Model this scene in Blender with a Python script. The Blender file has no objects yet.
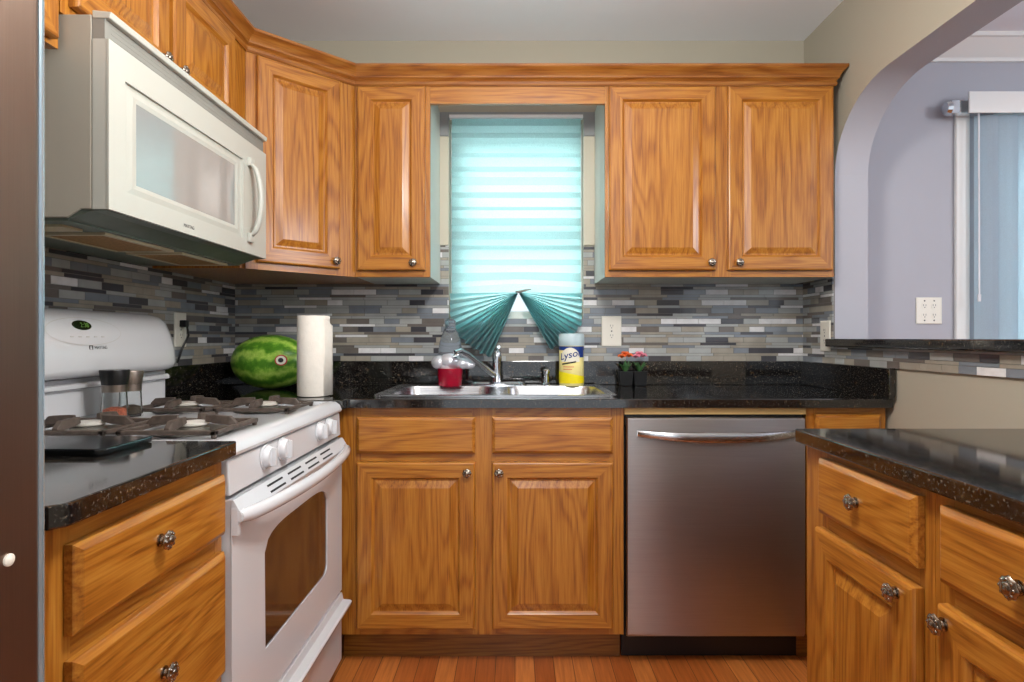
import bpy, bmesh, math, random
from mathutils import Vector, Matrix
random.seed(7)
C = bpy.context.scene
COL = C.collection
PI = math.pi

# ---------------------------------------------------------------- camera
F_PX = 600.0
cam_d = bpy.data.cameras.new('camera')
cam_d.sensor_fit = 'HORIZONTAL'; cam_d.sensor_width = 36
cam_d.lens = F_PX/1024*36
cam_d.shift_x = -3/1024; cam_d.shift_y = -3/1024
cam_d.clip_start = 0.02
cam = bpy.data.objects.new('camera', cam_d); COL.objects.link(cam)
cam.location = (0, 0, 1.115); cam.rotation_euler = (PI/2, 0, 0)
C.camera = cam

# ---------------------------------------------------------------- light
C.view_settings.view_transform = 'Standard'; C.view_settings.look = 'None'
C.view_settings.gamma = 1; C.view_settings.use_curve_mapping = False
C.view_settings.exposure = 0.0
w = bpy.data.worlds.new('world'); C.world = w; w.use_nodes = True
w.node_tree.nodes['Background'].inputs[0].default_value = (0.86, 0.93, 1.0, 1)
w.node_tree.nodes['Background'].inputs[1].default_value = 1.25

def light(name, typ, loc, rot, energy, color=(1, 1, 1), **kw):
    d = bpy.data.lights.new(name, typ); d.energy = energy; d.color = color
    for k, v in kw.items(): setattr(d, k, v)
    o = bpy.data.objects.new(name, d); COL.objects.link(o); o.location = loc; o.rotation_euler = rot
    return o
# daylight from the garden side, falling on the outside of the two windows
light('sun', 'SUN', (0, 6, 4), (math.radians(-52), 0, math.radians(12)), 50.0, (1.0, 0.97, 0.92), angle=math.radians(6))
# ceiling lamp of the kitchen, followed by two added fills
light('kitchen_lamp', 'POINT', (0.12, 0.95, 1.98), (0, 0, 0), 58, (1.0, 0.965, 0.91), shadow_soft_size=0.13)
light('rear_fill', 'POINT', (0.0, -1.1, 1.75), (0, 0, 0), 30, (1.0, 0.975, 0.94), shadow_soft_size=0.3)  # added fill from behind the camera, no known fixture
light('dining_fill', 'POINT', (2.9, 0.6, 2.0), (0, 0, 0), 56, (0.92, 0.95, 1.0), shadow_soft_size=0.25)  # unseen light added to brighten the dining room walls and cornice

# ---------------------------------------------------------------- materials
def lin(c):
    return tuple((v/255/12.92 if v/255 <= .04045 else ((v/255+.055)/1.055)**2.4) for v in c)
def rgb(r, g, b): return lin((r, g, b))+(1,)

class NT:
    def __init__(s, name):
        s.m = bpy.data.materials.new(name); s.m.use_nodes = True
        s.n = s.m.node_tree.nodes; s.l = s.m.node_tree.links; s.b = s.n['Principled BSDF']
    def add(s, t, **kw):
        n = s.n.new(t)
        for k, v in kw.items(): setattr(n, k, v)
        return n
    def link(s, a, b): s.l.new(a, b)
    def math(s, op, a, b=None, c=None):
        n = s.add('ShaderNodeMath', operation=op)
        for i, v in enumerate((a, b, c)):
            if v is None: continue
            if isinstance(v, (int, float)): n.inputs[i].default_value = v
            else: s.link(v, n.inputs[i])
        return n.outputs[0]
    def coords(s, scale=(1, 1, 1), rnd=True, rot=(0, 0, 0)):
        tc = s.add('ShaderNodeTexCoord'); mp = s.add('ShaderNodeMapping')
        mp.inputs['Scale'].default_value = scale; mp.inputs['Rotation'].default_value = rot
        s.link(tc.outputs['Object'], mp.inputs['Vector'])
        if rnd:
            oi = s.add('ShaderNodeObjectInfo'); vm = s.add('ShaderNodeVectorMath', operation='SCALE')
            vm.inputs[0].default_value = (17, 9, 13); s.link(oi.outputs['Random'], vm.inputs['Scale'])
            s.link(vm.outputs[0], mp.inputs['Location'])
        return mp.outputs[0]
    def noise(s, vec, scale, detail=3, rough=.5, dist=0):
        n = s.add('ShaderNodeTexNoise'); n.inputs['Scale'].default_value = scale
        n.inputs['Detail'].default_value = detail; n.inputs['Roughness'].default_value = rough
        n.inputs['Distortion'].default_value = dist
        s.link(vec, n.inputs['Vector']); return n.outputs['Fac']
    def ramp(s, fac, stops, interp='LINEAR'):
        r = s.add('ShaderNodeValToRGB'); r.color_ramp.interpolation = interp
        els = r.color_ramp.elements
        els[0].position, els[0].color = stops[0]; els[1].position, els[1].color = stops[-1]
        for p, c in stops[1:-1]:
            e = els.new(p); e.color = c
        s.link(fac, r.inputs[0]); return r.outputs['Color']
    def mix(s, fac, a, b, mode='MIX'):
        m = s.add('ShaderNodeMix', data_type='RGBA', blend_type=mode)
        if isinstance(fac, (int, float)): m.inputs[0].default_value = fac
        else: s.link(fac, m.inputs[0])
        for v, i in ((a, 6), (b, 7)):
            if isinstance(v, tuple): m.inputs[i].default_value = v
            else: s.link(v, m.inputs[i])
        return m.outputs[2]
    def bump(s, h, strength=.2, dist=.002):
        b = s.add('ShaderNodeBump'); b.inputs['Strength'].default_value = strength
        b.inputs['Distance'].default_value = dist
        s.link(h, b.inputs['Height']); s.link(b.outputs[0], s.b.inputs['Normal'])
    def base(s, c):
        if isinstance(c, tuple): s.b.inputs['Base Color'].default_value = c
        else: s.link(c, s.b.inputs['Base Color'])

def plain(name, c, rough=.5, metal=0, var=.06, vscale=9, trans=0, ior=1.45, bump=0, coat=0, spec=None, alpha=None):
    t = NT(name)
    v = t.coords()
    n = t.noise(v, vscale, 3)
    lo = tuple(x*(1-var) for x in c[:3])+(1,); hi = tuple(min(1, x*(1+var)) for x in c[:3])+(1,)
    t.base(t.ramp(n, [(.3, lo), (.7, hi)]))
    t.b.inputs['Roughness'].default_value = rough; t.b.inputs['Metallic'].default_value = metal
    t.b.inputs['Transmission Weight'].default_value = trans; t.b.inputs['IOR'].default_value = ior
    if coat: t.b.inputs['Coat Weight'].default_value = coat; t.b.inputs['Coat Roughness'].default_value = .1
    if spec is not None: t.b.inputs['Specular IOR Level'].default_value = spec
    if alpha is not None: t.b.inputs['Alpha'].default_value = alpha
    if bump: t.bump(t.noise(v, 220, 2), bump, .001)
    return t.m

def oak(name, axis, tint=(1, 1, 1), dark=1.0):
    t = NT(name)
    k = .11
    sc = {'z': (1, 1, k), 'x': (k, 1, 1), 'y': (1, k, 1), 'xy': (k, k, 1)}[axis]
    v = t.coords(sc)
    big = t.noise(v, 6.5, 2, .45)
    rings = t.math('SINE', t.math('MULTIPLY', big, 120.0))
    rings = t.math('MULTIPLY_ADD', rings, .5, .5)
    k2 = .03
    sc2 = {'z': (1, 1, k2), 'x': (k2, 1, 1), 'y': (1, k2, 1), 'xy': (k2, k2, 1)}[axis]
    v2 = t.coords(sc2)
    pores = t.noise(v2, 260, 3, .6)
    fac = t.math('ADD', t.math('MULTIPLY', t.math('POWER', rings, 2.0), .22), t.math('MULTIPLY', pores, .95))
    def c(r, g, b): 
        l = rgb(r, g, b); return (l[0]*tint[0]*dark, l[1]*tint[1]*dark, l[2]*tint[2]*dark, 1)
    col = t.ramp(fac, [(.20, c(188, 132, 54)), (.45, c(174, 114, 40)), (.66, c(154, 93, 27)), (.90, c(116, 64, 17))])
    t.base(col)
    t.b.inputs['Roughness'].default_value = .33
    t.b.inputs['Coat Weight'].default_value = .25; t.b.inputs['Coat Roughness'].default_value = .14
    t.bump(fac, .12, .0006)
    return t.m

def granite():
    t = NT('black_granite')
    v = t.coords(rnd=False)
    n1 = t.noise(v, 185, 3, .65); n2 = t.noise(v, 55, 4, .6)
    vo = t.add('ShaderNodeTexVoronoi'); vo.inputs['Scale'].default_value = 210; t.link(v, vo.inputs['Vector'])
    sp = t.ramp(vo.outputs['Color'], [(.0, (0, 0, 0, 1)), (1, (1, 1, 1, 1))])
    a = t.ramp(n1, [(.50, rgb(10, 10, 12)), (.60, rgb(40, 39, 38)), (.73, rgb(116, 108, 94))])
    b = t.ramp(n2, [(.5, rgb(0, 0, 0)), (.62, rgb(26, 20, 12)), (.74, rgb(84, 64, 38))])
    t.base(t.mix(1.0, a, b, 'ADD'))
    t.b.inputs['Roughness'].default_value = .07
    t.b.inputs['IOR'].default_value = 1.75
    return t.m

def steel(name, c, rough, axis=2, aniso=False):
    t = NT(name)
    if aniso:
        tg = t.add('ShaderNodeTangent', direction_type='RADIAL', axis='Z')
        t.link(tg.outputs[0], t.b.inputs['Tangent']); t.b.inputs['Anisotropic'].default_value = .85; t.b.inputs['Anisotropic Rotation'].default_value = .25
    sc = [1, 1, 1]; sc[axis] = .01
    v = t.coords(tuple(sc))
    n = t.noise(v, 700, 2)
    lo = tuple(x*.94 for x in c[:3])+(1,); hi = tuple(min(1, x*1.05) for x in c[:3])+(1,)
    t.base(t.ramp(n, [(.3, lo), (.7, hi)]))
    t.b.inputs['Metallic'].default_value = 1
    t.link(t.math('MULTIPLY_ADD', n, .12, rough-.06), t.b.inputs['Roughness'])
    return t.m

def floor_mat():
    t = NT('oak_floor')
    tc = t.add('ShaderNodeTexCoord'); mp = t.add('ShaderNodeMapping'); mp.inputs['Rotation'].default_value = (0, 0, PI/2)
    t.link(tc.outputs['Object'], mp.inputs['Vector'])
    br = t.add('ShaderNodeTexBrick'); t.link(mp.outputs[0], br.inputs['Vector'])
    br.offset = .37; br.inputs['Scale'].default_value = 1
    br.inputs['Brick Width'].default_value = .9; br.inputs['Row Height'].default_value = .066
    br.inputs['Mortar Size'].default_value = .0012; br.inputs['Bias'].default_value = 0
    br.inputs['Color1'].default_value = rgb(222, 142, 74); br.inputs['Color2'].default_value = rgb(178, 98, 46)
    br.inputs['Mortar'].default_value = rgb(80, 40, 18)
    v = t.coords((1, .05, 1), rnd=False)
    g = t.noise(v, 90, 4, .6)
    gr = t.ramp(g, [(.3, rgb(255, 245, 235)), (.7, rgb(190, 165, 140))])
    t.base(t.mix(.8, br.outputs['Color'], gr, 'MULTIPLY'))
    t.b.inputs['Roughness'].default_value = .28
    return t.m

def shade_mat(name, col, tr, dens=.62):
    m = bpy.data.materials.new(name); m.use_nodes = True
    n = m.node_tree.nodes; l = m.node_tree.links
    n.remove(n['Principled BSDF'])
    out = n['Material Output']
    tc = n.new('ShaderNodeTexCoord'); no = n.new('ShaderNodeTexNoise'); no.inputs['Scale'].default_value = 260; no.inputs['Detail'].default_value = 2
    l.new(tc.outputs['Object'], no.inputs['Vector'])
    rp = n.new('ShaderNodeValToRGB'); l.new(no.outputs['Fac'], rp.inputs[0])
    rp.color_ramp.elements[0].position = .3; rp.color_ramp.elements[0].color = tuple(x*.82 for x in tr[:3])+(1,)
    rp.color_ramp.elements[1].position = .7; rp.color_ramp.elements[1].color = tr
    d = n.new('ShaderNodeBsdfDiffuse'); d.inputs[0].default_value = col
    t = n.new('ShaderNodeBsdfTranslucent'); l.new(rp.outputs[0], t.inputs[0])
    mx = n.new('ShaderNodeMixShader'); mx.inputs[0].default_value = dens
    l.new(d.outputs[0], mx.inputs[1]); l.new(t.outputs[0], mx.inputs[2]); l.new(mx.outputs[0], out.inputs[0])
    return m

M = {}
M['oakz'] = oak('oak_vertical_grain', 'z'); M['oakx'] = oak('oak_horizontal_grain', 'x')
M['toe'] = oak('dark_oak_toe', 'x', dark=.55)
M['crown'] = oak('oak_crown', 'xy', tint=(.78, .74, .95))
M['granite'] = granite()
M['steel'] = steel('brushed_steel', rgb(172, 167, 166), .36, 0, True)
M['steelz'] = steel('brushed_steel_upright', rgb(150, 138, 128), .36, 2)
M['chrome'] = plain('chrome', rgb(205, 208, 212), .12, 1, .02)
M['nickel'] = plain('antique_nickel', rgb(150, 140, 128), .24, 1, .25, 160)
M['sink'] = steel('sink_steel', rgb(188, 189, 192), .26, 0)
M['white'] = plain('white_enamel', rgb(206, 208, 212), .22, 0, .015, 3, coat=.3)
M['mwhite'] = plain('bisque_white_plastic', rgb(190, 192, 184), .35, 0, .015, 3)
M['mgrey'] = plain('grey_side_panel', rgb(168, 164, 152), .45, 0, .03, 3)
M['slit'] = plain('dark_slot', rgb(22, 22, 22), .7)
M['ventgrey'] = plain('grey_vent', rgb(140, 140, 134), .5)
M['hood'] = plain('hood_underside', rgb(96, 108, 98), .4, .3, .2, 12)
M['filter'] = plain('filter_mesh', rgb(150, 112, 62), .55, .5, .4, 160, bump=.4)
M['lens'] = plain('lamp_lens', rgb(190, 180, 150), .3)
M['mglass'] = plain('microwave_glass', rgb(150, 153, 152), .06, 0, .02, spec=.9, coat=.6)
M['oglass'] = plain('oven_glass', rgb(54, 40, 32), .06, 0, .05, spec=.8, coat=.6)
M['grate'] = plain('cast_iron_grate', rgb(84, 73, 66), .5, .1, .3, 60, bump=.3)
M['burner'] = plain('burner_aluminium', rgb(168, 165, 158), .35, .9, .1)
M['cap'] = plain('burner_cap', rgb(196, 192, 184), .4, 0, .1)
M['display'] = plain('clock_display', rgb(20, 34, 16), .15)
M['digit'] = plain('clock_digits', rgb(88, 130, 50), .4)
M['print'] = plain('grey_print', rgb(96, 96, 96), .5)
M['wall'] = plain('beige_grey_paint', rgb(170, 164, 148), .75, 0, .015, 2, bump=.05)
M['lilac'] = plain('lilac_grey_paint', rgb(174, 174, 182), .75, 0, .015, 2, bump=.05)
M['ceil'] = plain('ceiling_paint', rgb(240, 242, 248), .85, 0, .01, 2)
M['trimw'] = plain('white_gloss_trim', rgb(226, 225, 222), .35, 0, .01, 2)
M['casing'] = plain('beige_casing', rgb(196, 190, 172), .5, 0, .02, 3)
M['casing2'] = plain('grey_head_casing', rgb(140, 144, 146), .5, 0, .02, 3)
M['sidepanel'] = plain('pale_cabinet_side', rgb(190, 196, 188), .35, 0, .05, 6)
M['grout'] = plain('dark_grout', rgb(118, 114, 110), .8)
M['floor'] = floor_mat()
M['plate'] = plain('outlet_plastic', rgb(232, 228, 216), .4, 0, .01)
M['black'] = plain('black_plastic', rgb(18, 18, 19), .35)
M['blackg'] = plain('black_glass', rgb(16, 18, 20), .12)
M['fridgeface'] = steel('fridge_brushed_steel', rgb(132, 112, 100), .42, 2)
M['fridgeedge'] = plain('fridge_edge_highlight', rgb(176, 200, 214), .2, .7, .03)  # pale blue of the highlight on the rounded door edge
M['paper'] = plain('paper_towel', rgb(238, 232, 222), .9, 0, .03, 60, bump=.6)
M['ceramicw'] = plain('glossy_white', rgb(232, 232, 236), .12, 0, .03, coat=.5)
M['redglass'] = plain('red_glass', rgb(196, 20, 56), .08, 0, .1, trans=.45)
M['clear'] = plain('clear_plastic', rgb(226, 234, 244), .08, 0, .02, trans=.9, ior=1.25)
M['glass'] = plain('clear_glass', rgb(245, 248, 248), .03, 0, .0, trans=1.0, ior=1.3)
M['salt'] = plain('pink_salt', rgb(226, 120, 88), .6, 0, .4, 240)
M['pepper'] = plain('peppercorns', rgb(92, 78, 62), .7, 0, .5, 260)
M['leaf'] = plain('leaf_green', rgb(56, 96, 52), .5, 0, .3, 60)
M['orange'] = plain('orange_petal', rgb(240, 112, 52), .55, 0, .15, 80)
M['pink'] = plain('pink_petal', rgb(238, 140, 160), .55, 0, .15, 80)
M['capw'] = plain('canister_cap', rgb(206, 226, 232), .3, 0, .02, trans=.2)
M['navy'] = plain('navy_label', rgb(26, 56, 128), .35)
M['lab_w'] = plain('white_label', rgb(236, 232, 214), .35)
M['lab_p'] = plain('pale_yellow_label', rgb(240, 226, 150), .35)
M['yellow'] = plain('yellow_label', rgb(240, 220, 20), .35)
M['inkred'] = plain('red_ink', rgb(196, 40, 34), .4)
M['shade'] = shade_mat('aqua_pleated_fabric', rgb(136, 150, 152), (.52, .93, .96, 1), .6)
M['blind'] = shade_mat('blind_vinyl', rgb(190, 200, 210), (.36, .62, .74, 1), .45)
T = [plain('tile_slate_glass', rgb(128, 134, 142), .10, 0, .08, 20, coat=.4), plain('tile_charcoal', rgb(74, 73, 78), .12, 0, .1, 20, coat=.4),
     plain('tile_marble', rgb(222, 221, 222), .28, 0, .1, 30), plain('tile_taupe', rgb(160, 153, 140), .2, 0, .1, 20, coat=.3),
     plain('tile_grey', rgb(168, 170, 168), .12, 0, .08, 20, coat=.4), plain('tile_brown_grey', rgb(112, 105, 100), .15, 0, .1, 20, coat=.3),
     M['grout']]

def melon_mat():
    t = NT('watermelon_rind')
    tc = t.add('ShaderNodeTexCoord'); sx = t.add('ShaderNodeSeparateXYZ'); t.link(tc.outputs['Object'], sx.inputs[0])
    ang = t.math('ARCTAN2', sx.outputs[2], sx.outputs[1])
    v = t.coords(rnd=False)
    n = t.noise(v, 22, 4, .65); n2 = t.noise(v, 70, 3, .7)
    a = t.math('ADD', t.math('MULTIPLY', ang, 9.0), t.math('MULTIPLY', n, 8.0))
    s_ = t.math('ADD', t.math('MULTIPLY', t.math('SINE', a), .5), .5)
    s2 = t.math('ADD', t.math('MULTIPLY', s_, .5), t.math('MULTIPLY', n2, .6))
    t.base(t.ramp(s2, [(.12, rgb(52, 104, 26)), (.42, rgb(88, 146, 40)), (.7, rgb(146, 192, 70)), (.95, rgb(196, 220, 112))]))
    t.b.inputs['Roughness'].default_value = .28
    return t.m
M['melon'] = melon_mat()

# ---------------------------------------------------------------- mesh helpers
class MB:
    """collects shapes, links them as one mesh object"""
    def __init__(s): s.bm = bmesh.new(); s.cur = 0
    def mat(s, i): s.cur = i; return s
    def _q(s, vs):
        try:
            f = s.bm.faces.new(vs); f.material_index = s.cur; return f
        except ValueError: return None
    def box(s, x0, x1, y0, y1, z0, z1, bev=0):
        v = [s.bm.verts.new((x, y, z)) for z in (z0, z1) for y in (y0, y1) for x in (x0, x1)]
        fs = [s._q([v[i] for i in q]) for q in ((0, 2, 3, 1), (4, 5, 7, 6), (0, 1, 5, 4), (2, 6, 7, 3), (0, 4, 6, 2), (1, 3, 7, 5))]
        if bev:
            es = {e for f in fs for e in f.edges}
            r = bmesh.ops.bevel(s.bm, geom=list(es), offset=bev, segments=2, affect='EDGES', profile=.6)
            for f in r['faces']: f.material_index = s.cur
        return s
    def loft(s, loops, cap0=True, cap1=True, closed=True):
        rs = [[s.bm.verts.new(p) for p in lp] for lp in loops]
        n = len(rs[0])
        for a, b in zip(rs, rs[1:]):
            for i in range(n if closed else n-1):
                j = (i+1) % n
                s._q([a[i], a[j], b[j], b[i]])
        if cap0: s._q(rs[0][::-1])
        if cap1: s._q(rs[-1])
        return s
    def lathe(s, prof, c=(0, 0, 0), axis='z', seg=24, cap0=True, cap1=True, sx=1, sy=1, lobes=0, amp=0):
        loops = []
        for r, h in prof:
            lp = []
            for k in range(seg):
                a = 2*PI*k/seg; rr = r*(1+amp*math.cos(lobes*a)) if lobes else r
                u, v_ = rr*math.cos(a)*sx, rr*math.sin(a)*sy
                p = {'z': (u, v_, h), 'y': (u, h, v_), 'x': (h, u, v_)}[axis]
                lp.append((c[0]+p[0], c[1]+p[1], c[2]+p[2]))
            loops.append(lp)
        return s.loft(loops, cap0, cap1)
    def tube(s, pts, r, seg=10, flat=1):
        P = [Vector(p) for p in pts]; loops = []
        R = r if isinstance(r, (list, tuple)) else [r]*len(P)
        up = Vector((0, 0, 1))
        for i, p in enumerate(P):
            t = (P[min(i+1, len(P)-1)]-P[max(i-1, 0)]).normalized()
            ref = up if abs(t.dot(up)) < .95 else Vector((0, 1, 0))
            u = t.cross(ref).normalized(); v_ = u.cross(t).normalized()
            loops.append([tuple(p+u*math.cos(2*PI*k/seg)*R[i]+v_*math.sin(2*PI*k/seg)*R[i]*flat) for k in range(seg)])
        return s.loft(loops)
    def prism(s, poly, axis, a0, a1):
        """poly of 2-d points; axis x: (y,z) polygons, y: (x,z), z: (x,y)"""
        def P(p, a): return {'x': (a, p[0], p[1]), 'y': (p[0], a, p[1]), 'z': (p[0], p[1], a)}[axis]
        return s.loft([[P(p, a0) for p in poly], [P(p, a1) for p in poly]])
    def plate(s, outer, holes, z0, z1):
        """flat plate with holes, polygons in x,y"""
        edges = []; rings = []
        for poly in [outer]+holes:
            vs = [s.bm.verts.new((p[0], p[1], z1)) for p in poly]
            rings.append(vs)
            for i in range(len(vs)): edges.append(s.bm.edges.new((vs[i], vs[(i+1) % len(vs)])))
        r = bmesh.ops.triangle_fill(s.bm, use_beauty=True, use_dissolve=False, edges=edges)
        for g in r['geom']:
            if isinstance(g, bmesh.types.BMFace): g.material_index = s.cur
        for vs in rings:
            lo = [s.bm.verts.new((v.co.x, v.co.y, z0)) for v in vs]
            for i in range(len(vs)):
                j = (i+1) % len(vs); s._q([vs[i], vs[j], lo[j], lo[i]])
        return s
    def add_mesh(s, me, mat):
        me.transform(mat)
        n0 = len(s.bm.faces); s.bm.from_mesh(me); s.bm.faces.ensure_lookup_table()
        for f in s.bm.faces[n0:]: f.material_index = s.cur
        return s
    def build(s, name, mats, parent=None, world=False, smooth=None, bev=0, recalc=True):
        if recalc: bmesh.ops.recalc_face_normals(s.bm, faces=s.bm.faces)
        if smooth:
            for f in s.bm.faces: f.smooth = True
            for e in s.bm.edges:
                if len(e.link_faces) == 2 and e.calc_face_angle(0) > math.radians(smooth): e.smooth = False
        me = bpy.data.meshes.new(name); s.bm.to_mesh(me); s.bm.free()
        if not isinstance(mats, (list, tuple)): mats = [mats]
        for m in mats: me.materials.append(M[m] if isinstance(m, str) else m)
        o = bpy.data.objects.new(name, me); COL.objects.link(o)
        if parent is not None:
            o.parent = parent
            if world: me.transform(rootmat(parent).inverted())
        if bev:
            md = o.modifiers.new('bevel', 'BEVEL'); md.width = bev; md.segments = 2; md.limit_method = 'ANGLE'; md.angle_limit = math.radians(40)
            md.harden_normals = False
        return o

def rootmat(p):
    m = Matrix.Identity(4)
    while p is not None:
        m = (Matrix.Translation(p.location) @ p.rotation_euler.to_matrix().to_4x4()) @ m
        p = p.parent
    return m

def rrect(x0, x1, y0, y1, r, n=5):
    out = []
    for cx, cy, a0 in ((x1-r, y1-r, 0), (x0+r, y1-r, PI/2), (x0+r, y0+r, PI), (x1-r, y0+r, 1.5*PI)):
        for k in range(n+1):
            a = a0+PI/2*k/n; out.append((cx+r*math.cos(a), cy+r*math.sin(a)))
    return out

def tag(o, label=None, cat=None, group=None, kind=None):
    if label: o['label'] = label
    if cat: o['category'] = cat
    if group: o['group'] = group
    if kind: o['kind'] = kind
    return o
def thing(name, label, cat, loc=(0, 0, 0), rz=0, group=None):
    o = bpy.data.objects.new(name, None); COL.objects.link(o); o.empty_display_size = .05
    o.location = loc; o.rotation_euler = (0, 0, rz)
    return tag(o, label, cat, group)
def struct(o): o['kind'] = 'structure'; return o
def text_mesh(body, size, offset=0):
    cu = bpy.data.curves.new('t', 'FONT'); cu.body = body; cu.size = size; cu.align_x = 'CENTER'; cu.align_y = 'CENTER'
    cu.extrude = size*.02; cu.offset = offset
    o = bpy.data.objects.new('t', cu); COL.objects.link(o)
    bpy.context.view_layer.update()
    me = bpy.data.meshes.new_from_object(o)
    bpy.data.objects.remove(o)
    return me

# ================================================================ SETTING
XL, XR, YB = -1.234, 1.269, 2.635
HC = 2.42
YR = -1.8          # rooms run on behind the camera
struct(MB().box(-1.4, 4.6, YR, 2.8, -.05, 0).build('floor', 'floor'))
struct(MB().box(-1.4, 1.4, YR, 2.8, HC, HC+.06).build('ceiling', 'ceil'))
struct(MB().box(1.4, 4.6, YR, 2.8, HC, HC+.06).build('ceiling', 'ceil'))
WX0, WX1, WZ0, WZ1 = -.29, .30, 1.20, 2.077
b = MB()
b.box(XL-.12, WX0, YB, YB+.12, 0, HC); b.box(WX1, XR, YB, YB+.12, 0, HC)
b.box(WX0, WX1, YB, YB+.12, 0, WZ0); b.box(WX0, WX1, YB, YB+.12, WZ1, HC)
wall_back = struct(b.build('wall_back', 'wall'))
wall_left = struct(MB().box(XL-.12, XL, YR, YB, 0, HC).build('wall_left', 'wall'))
# right wall with the arched pass-through
TW = 1.40; AY1, AY0, AZ0, AZ1 = 2.38, .25, 1.08, 2.045
arch = []
def arc(yc, sgn):
    return [(yc+sgn*.34*math.cos(a), 1.76+(AZ1-1.76)*math.sin(a)) for a in [PI/2*k/12 for k in range(13)]]
pts = arc(AY1-.34, 1)                   # far spring -> crown
pts2 = arc(AY0+.34, -1)[::-1]           # crown -> near spring
curve = pts+pts2
b = MB()
b.box(XR, TW, YR, YB+.12, 0, AZ0)
b.box(XR, TW, AY1, YB+.12, AZ0, HC); b.box(XR, TW, YR, AY0, AZ0, HC)
b.prism([(AY1, HC)]+[(AY1, 1.76)]+curve[1:-1]+[(AY0, 1.76), (AY0, HC)], 'x', XR, TW)
bmesh.ops.recalc_face_normals(b.bm, faces=b.bm.faces)
for f in b.bm.faces:
    f.material_index = 0 if f.normal.x < -.9 else 1
wall_right = struct(b.build('wall_right', ['wall', 'lilac'], recalc=False, smooth=30))
# dining room beyond the arch
DX0, DX1, DZ1 = 2.10, 3.8, 2.06
b = MB().box(TW, DX0, YB, YB+.12, 0, HC).box(DX1, 4.6, YB, YB+.12, 0, HC).box(DX0, DX1, YB, YB+.12, DZ1, HC)
struct(b.build('wall_dining', 'lilac'))
struct(MB().box(4.48, 4.6, YR, YB, 0, HC).build('wall_dining_side', 'lilac'))
# ceiling cornice in the dining room
prof = [(0, 2.325), (-.012, 2.325), (-.014, 2.34), (-.03, 2.352), (-.06, 2.385), (-.075, 2.40), (-.085, 2.402), (-.085, HC), (0, HC)]
struct(MB().prism([(YB+p, z) for p, z in prof], 'x', TW, 4.48).build('trim_1', 'trimw', smooth=30))

# backsplash mosaic: real tiles on a grout bed
rows_pat = ['T', 't', 'T', 't', 't', 'T', 't', 't', 'T', 't', 'T', 't', 't']
def mosaic(allowed, u0, u1, z0, z1, put, seed, darker):
    rnd = random.Random(seed); z = z0; k = 0
    while z < z1:
        big = rows_pat[k % len(rows_pat)] == 'T'; h = .0235 if big else .0115
        ln = .098 if big else .142
        u = u0-rnd.random()*ln
        while u < u1:
            L = ln*rnd.choice((1, 1, .68 if big else 1.1))
            wts = ((2.6, 1.5+darker*2.4, 1.5-darker*.5, 2.8, 3.6, 1.6) if big else (2.6, 1.3+darker*2.5, .8, 3.6, 4, 2))
            mi = rnd.choices(range(6), wts)[0]
            for (a0, a1, b0, b1) in allowed:
                x0, x1 = max(u, a0), min(u+L-.0016, a1); y0, y1 = max(z, b0), min(z+h-.0015, b1)
                if x1-x0 > .002 and y1-y0 > .002: put(x0, x1, y0, y1, mi)
            u += L
        z += h; k += 1
TZ0, TZ1, TZ2 = 1.014, 1.36, 1.52
al = [(XL, WX0, TZ0, TZ1), (WX1, XR, TZ0, TZ1), (WX0, WX1, TZ0, WZ0), (-.327, WX0, TZ1, TZ2), (WX1, .347, TZ1, TZ2)]
b = MB().mat(6)
for a in al: b.box(a[0], a[1], YB-.006, YB, a[2], a[3])
def put_back(x0, x1, z0, z1, mi): b.mat(mi).box(x0, x1, YB-.009, YB-.0055, z0, z1)
mosaic(al, XL, XR, TZ0, TZ2, put_back, 3, 0)
b.build('tile_backsplash', T, wall_back)
al = [(.60, YB-.009, TZ0, 1.40)]
b = MB().mat(6)
for a in al: b.box(XL, XL+.006, a[0], a[1], a[2], a[3])
def put_left(y0, y1, z0, z1, mi): b.mat(mi).box(XL+.0055, XL+.009, y0, y1, z0, z1)
mosaic(al, .60, YB, TZ0, 1.40, put_left, 5, 1)
b.build('tile_backsplash', T, wall_left)
al = [(AY1, YB-.009, TZ0, TZ1), (AY0, AY1, TZ0, 1.078)]
b = MB().mat(6)
for a in al: b.box(XR-.006, XR, a[0], a[1], a[2], a[3])
def put_right(y0, y1, z0, z1, mi): b.mat(mi).box(XR-.009, XR-.0055, y0, y1, z0, z1)
mosaic(al, AY0, YB, TZ0, TZ1, put_right, 8, 0)
b.build('tile_backsplash', T, wall_right)

# kitchen window: casing, sash and glass
win = struct(thing('window_1', None, None, (0, YB, WZ0)))
b = MB()
b.mat(0).box(-.345, WX0, YB-.018, YB-.0005, TZ2, 1.995).box(WX1, .352, YB-.018, YB-.0005, TZ2, 1.995)
b.mat(1).box(-.345, WX0, YB-.022, YB-.0005, 1.996, 2.10).box(WX1, .352, YB-.022, YB-.0005, 1.996, 2.10).box(WX0, WX1, YB-.022, YB-.0005, 2.072, 2.10)
b.build('window_casing', ['casing', 'casing2'], win, True, bev=.002)
b = MB()
for x0, x1, z0, z1 in ((WX0, WX1, WZ0, WZ0+.035), (WX0, WX1, 2.04, WZ1), (WX0, WX0+.035, WZ0+.035, 2.04), (WX1-.035, WX1, WZ0+.035, 2.04), (WX0+.035, WX1-.035, 1.62, 1.655)):
    b.box(x0, x1, YB+.07, YB+.10, z0, z1)
b.build('window_sash', 'trimw', win, True)
MB().box(WX0+.03, WX1-.03, YB+.083, YB+.087, WZ0+.03, 2.045).build('window_pane', 'glass', win, True)

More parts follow.
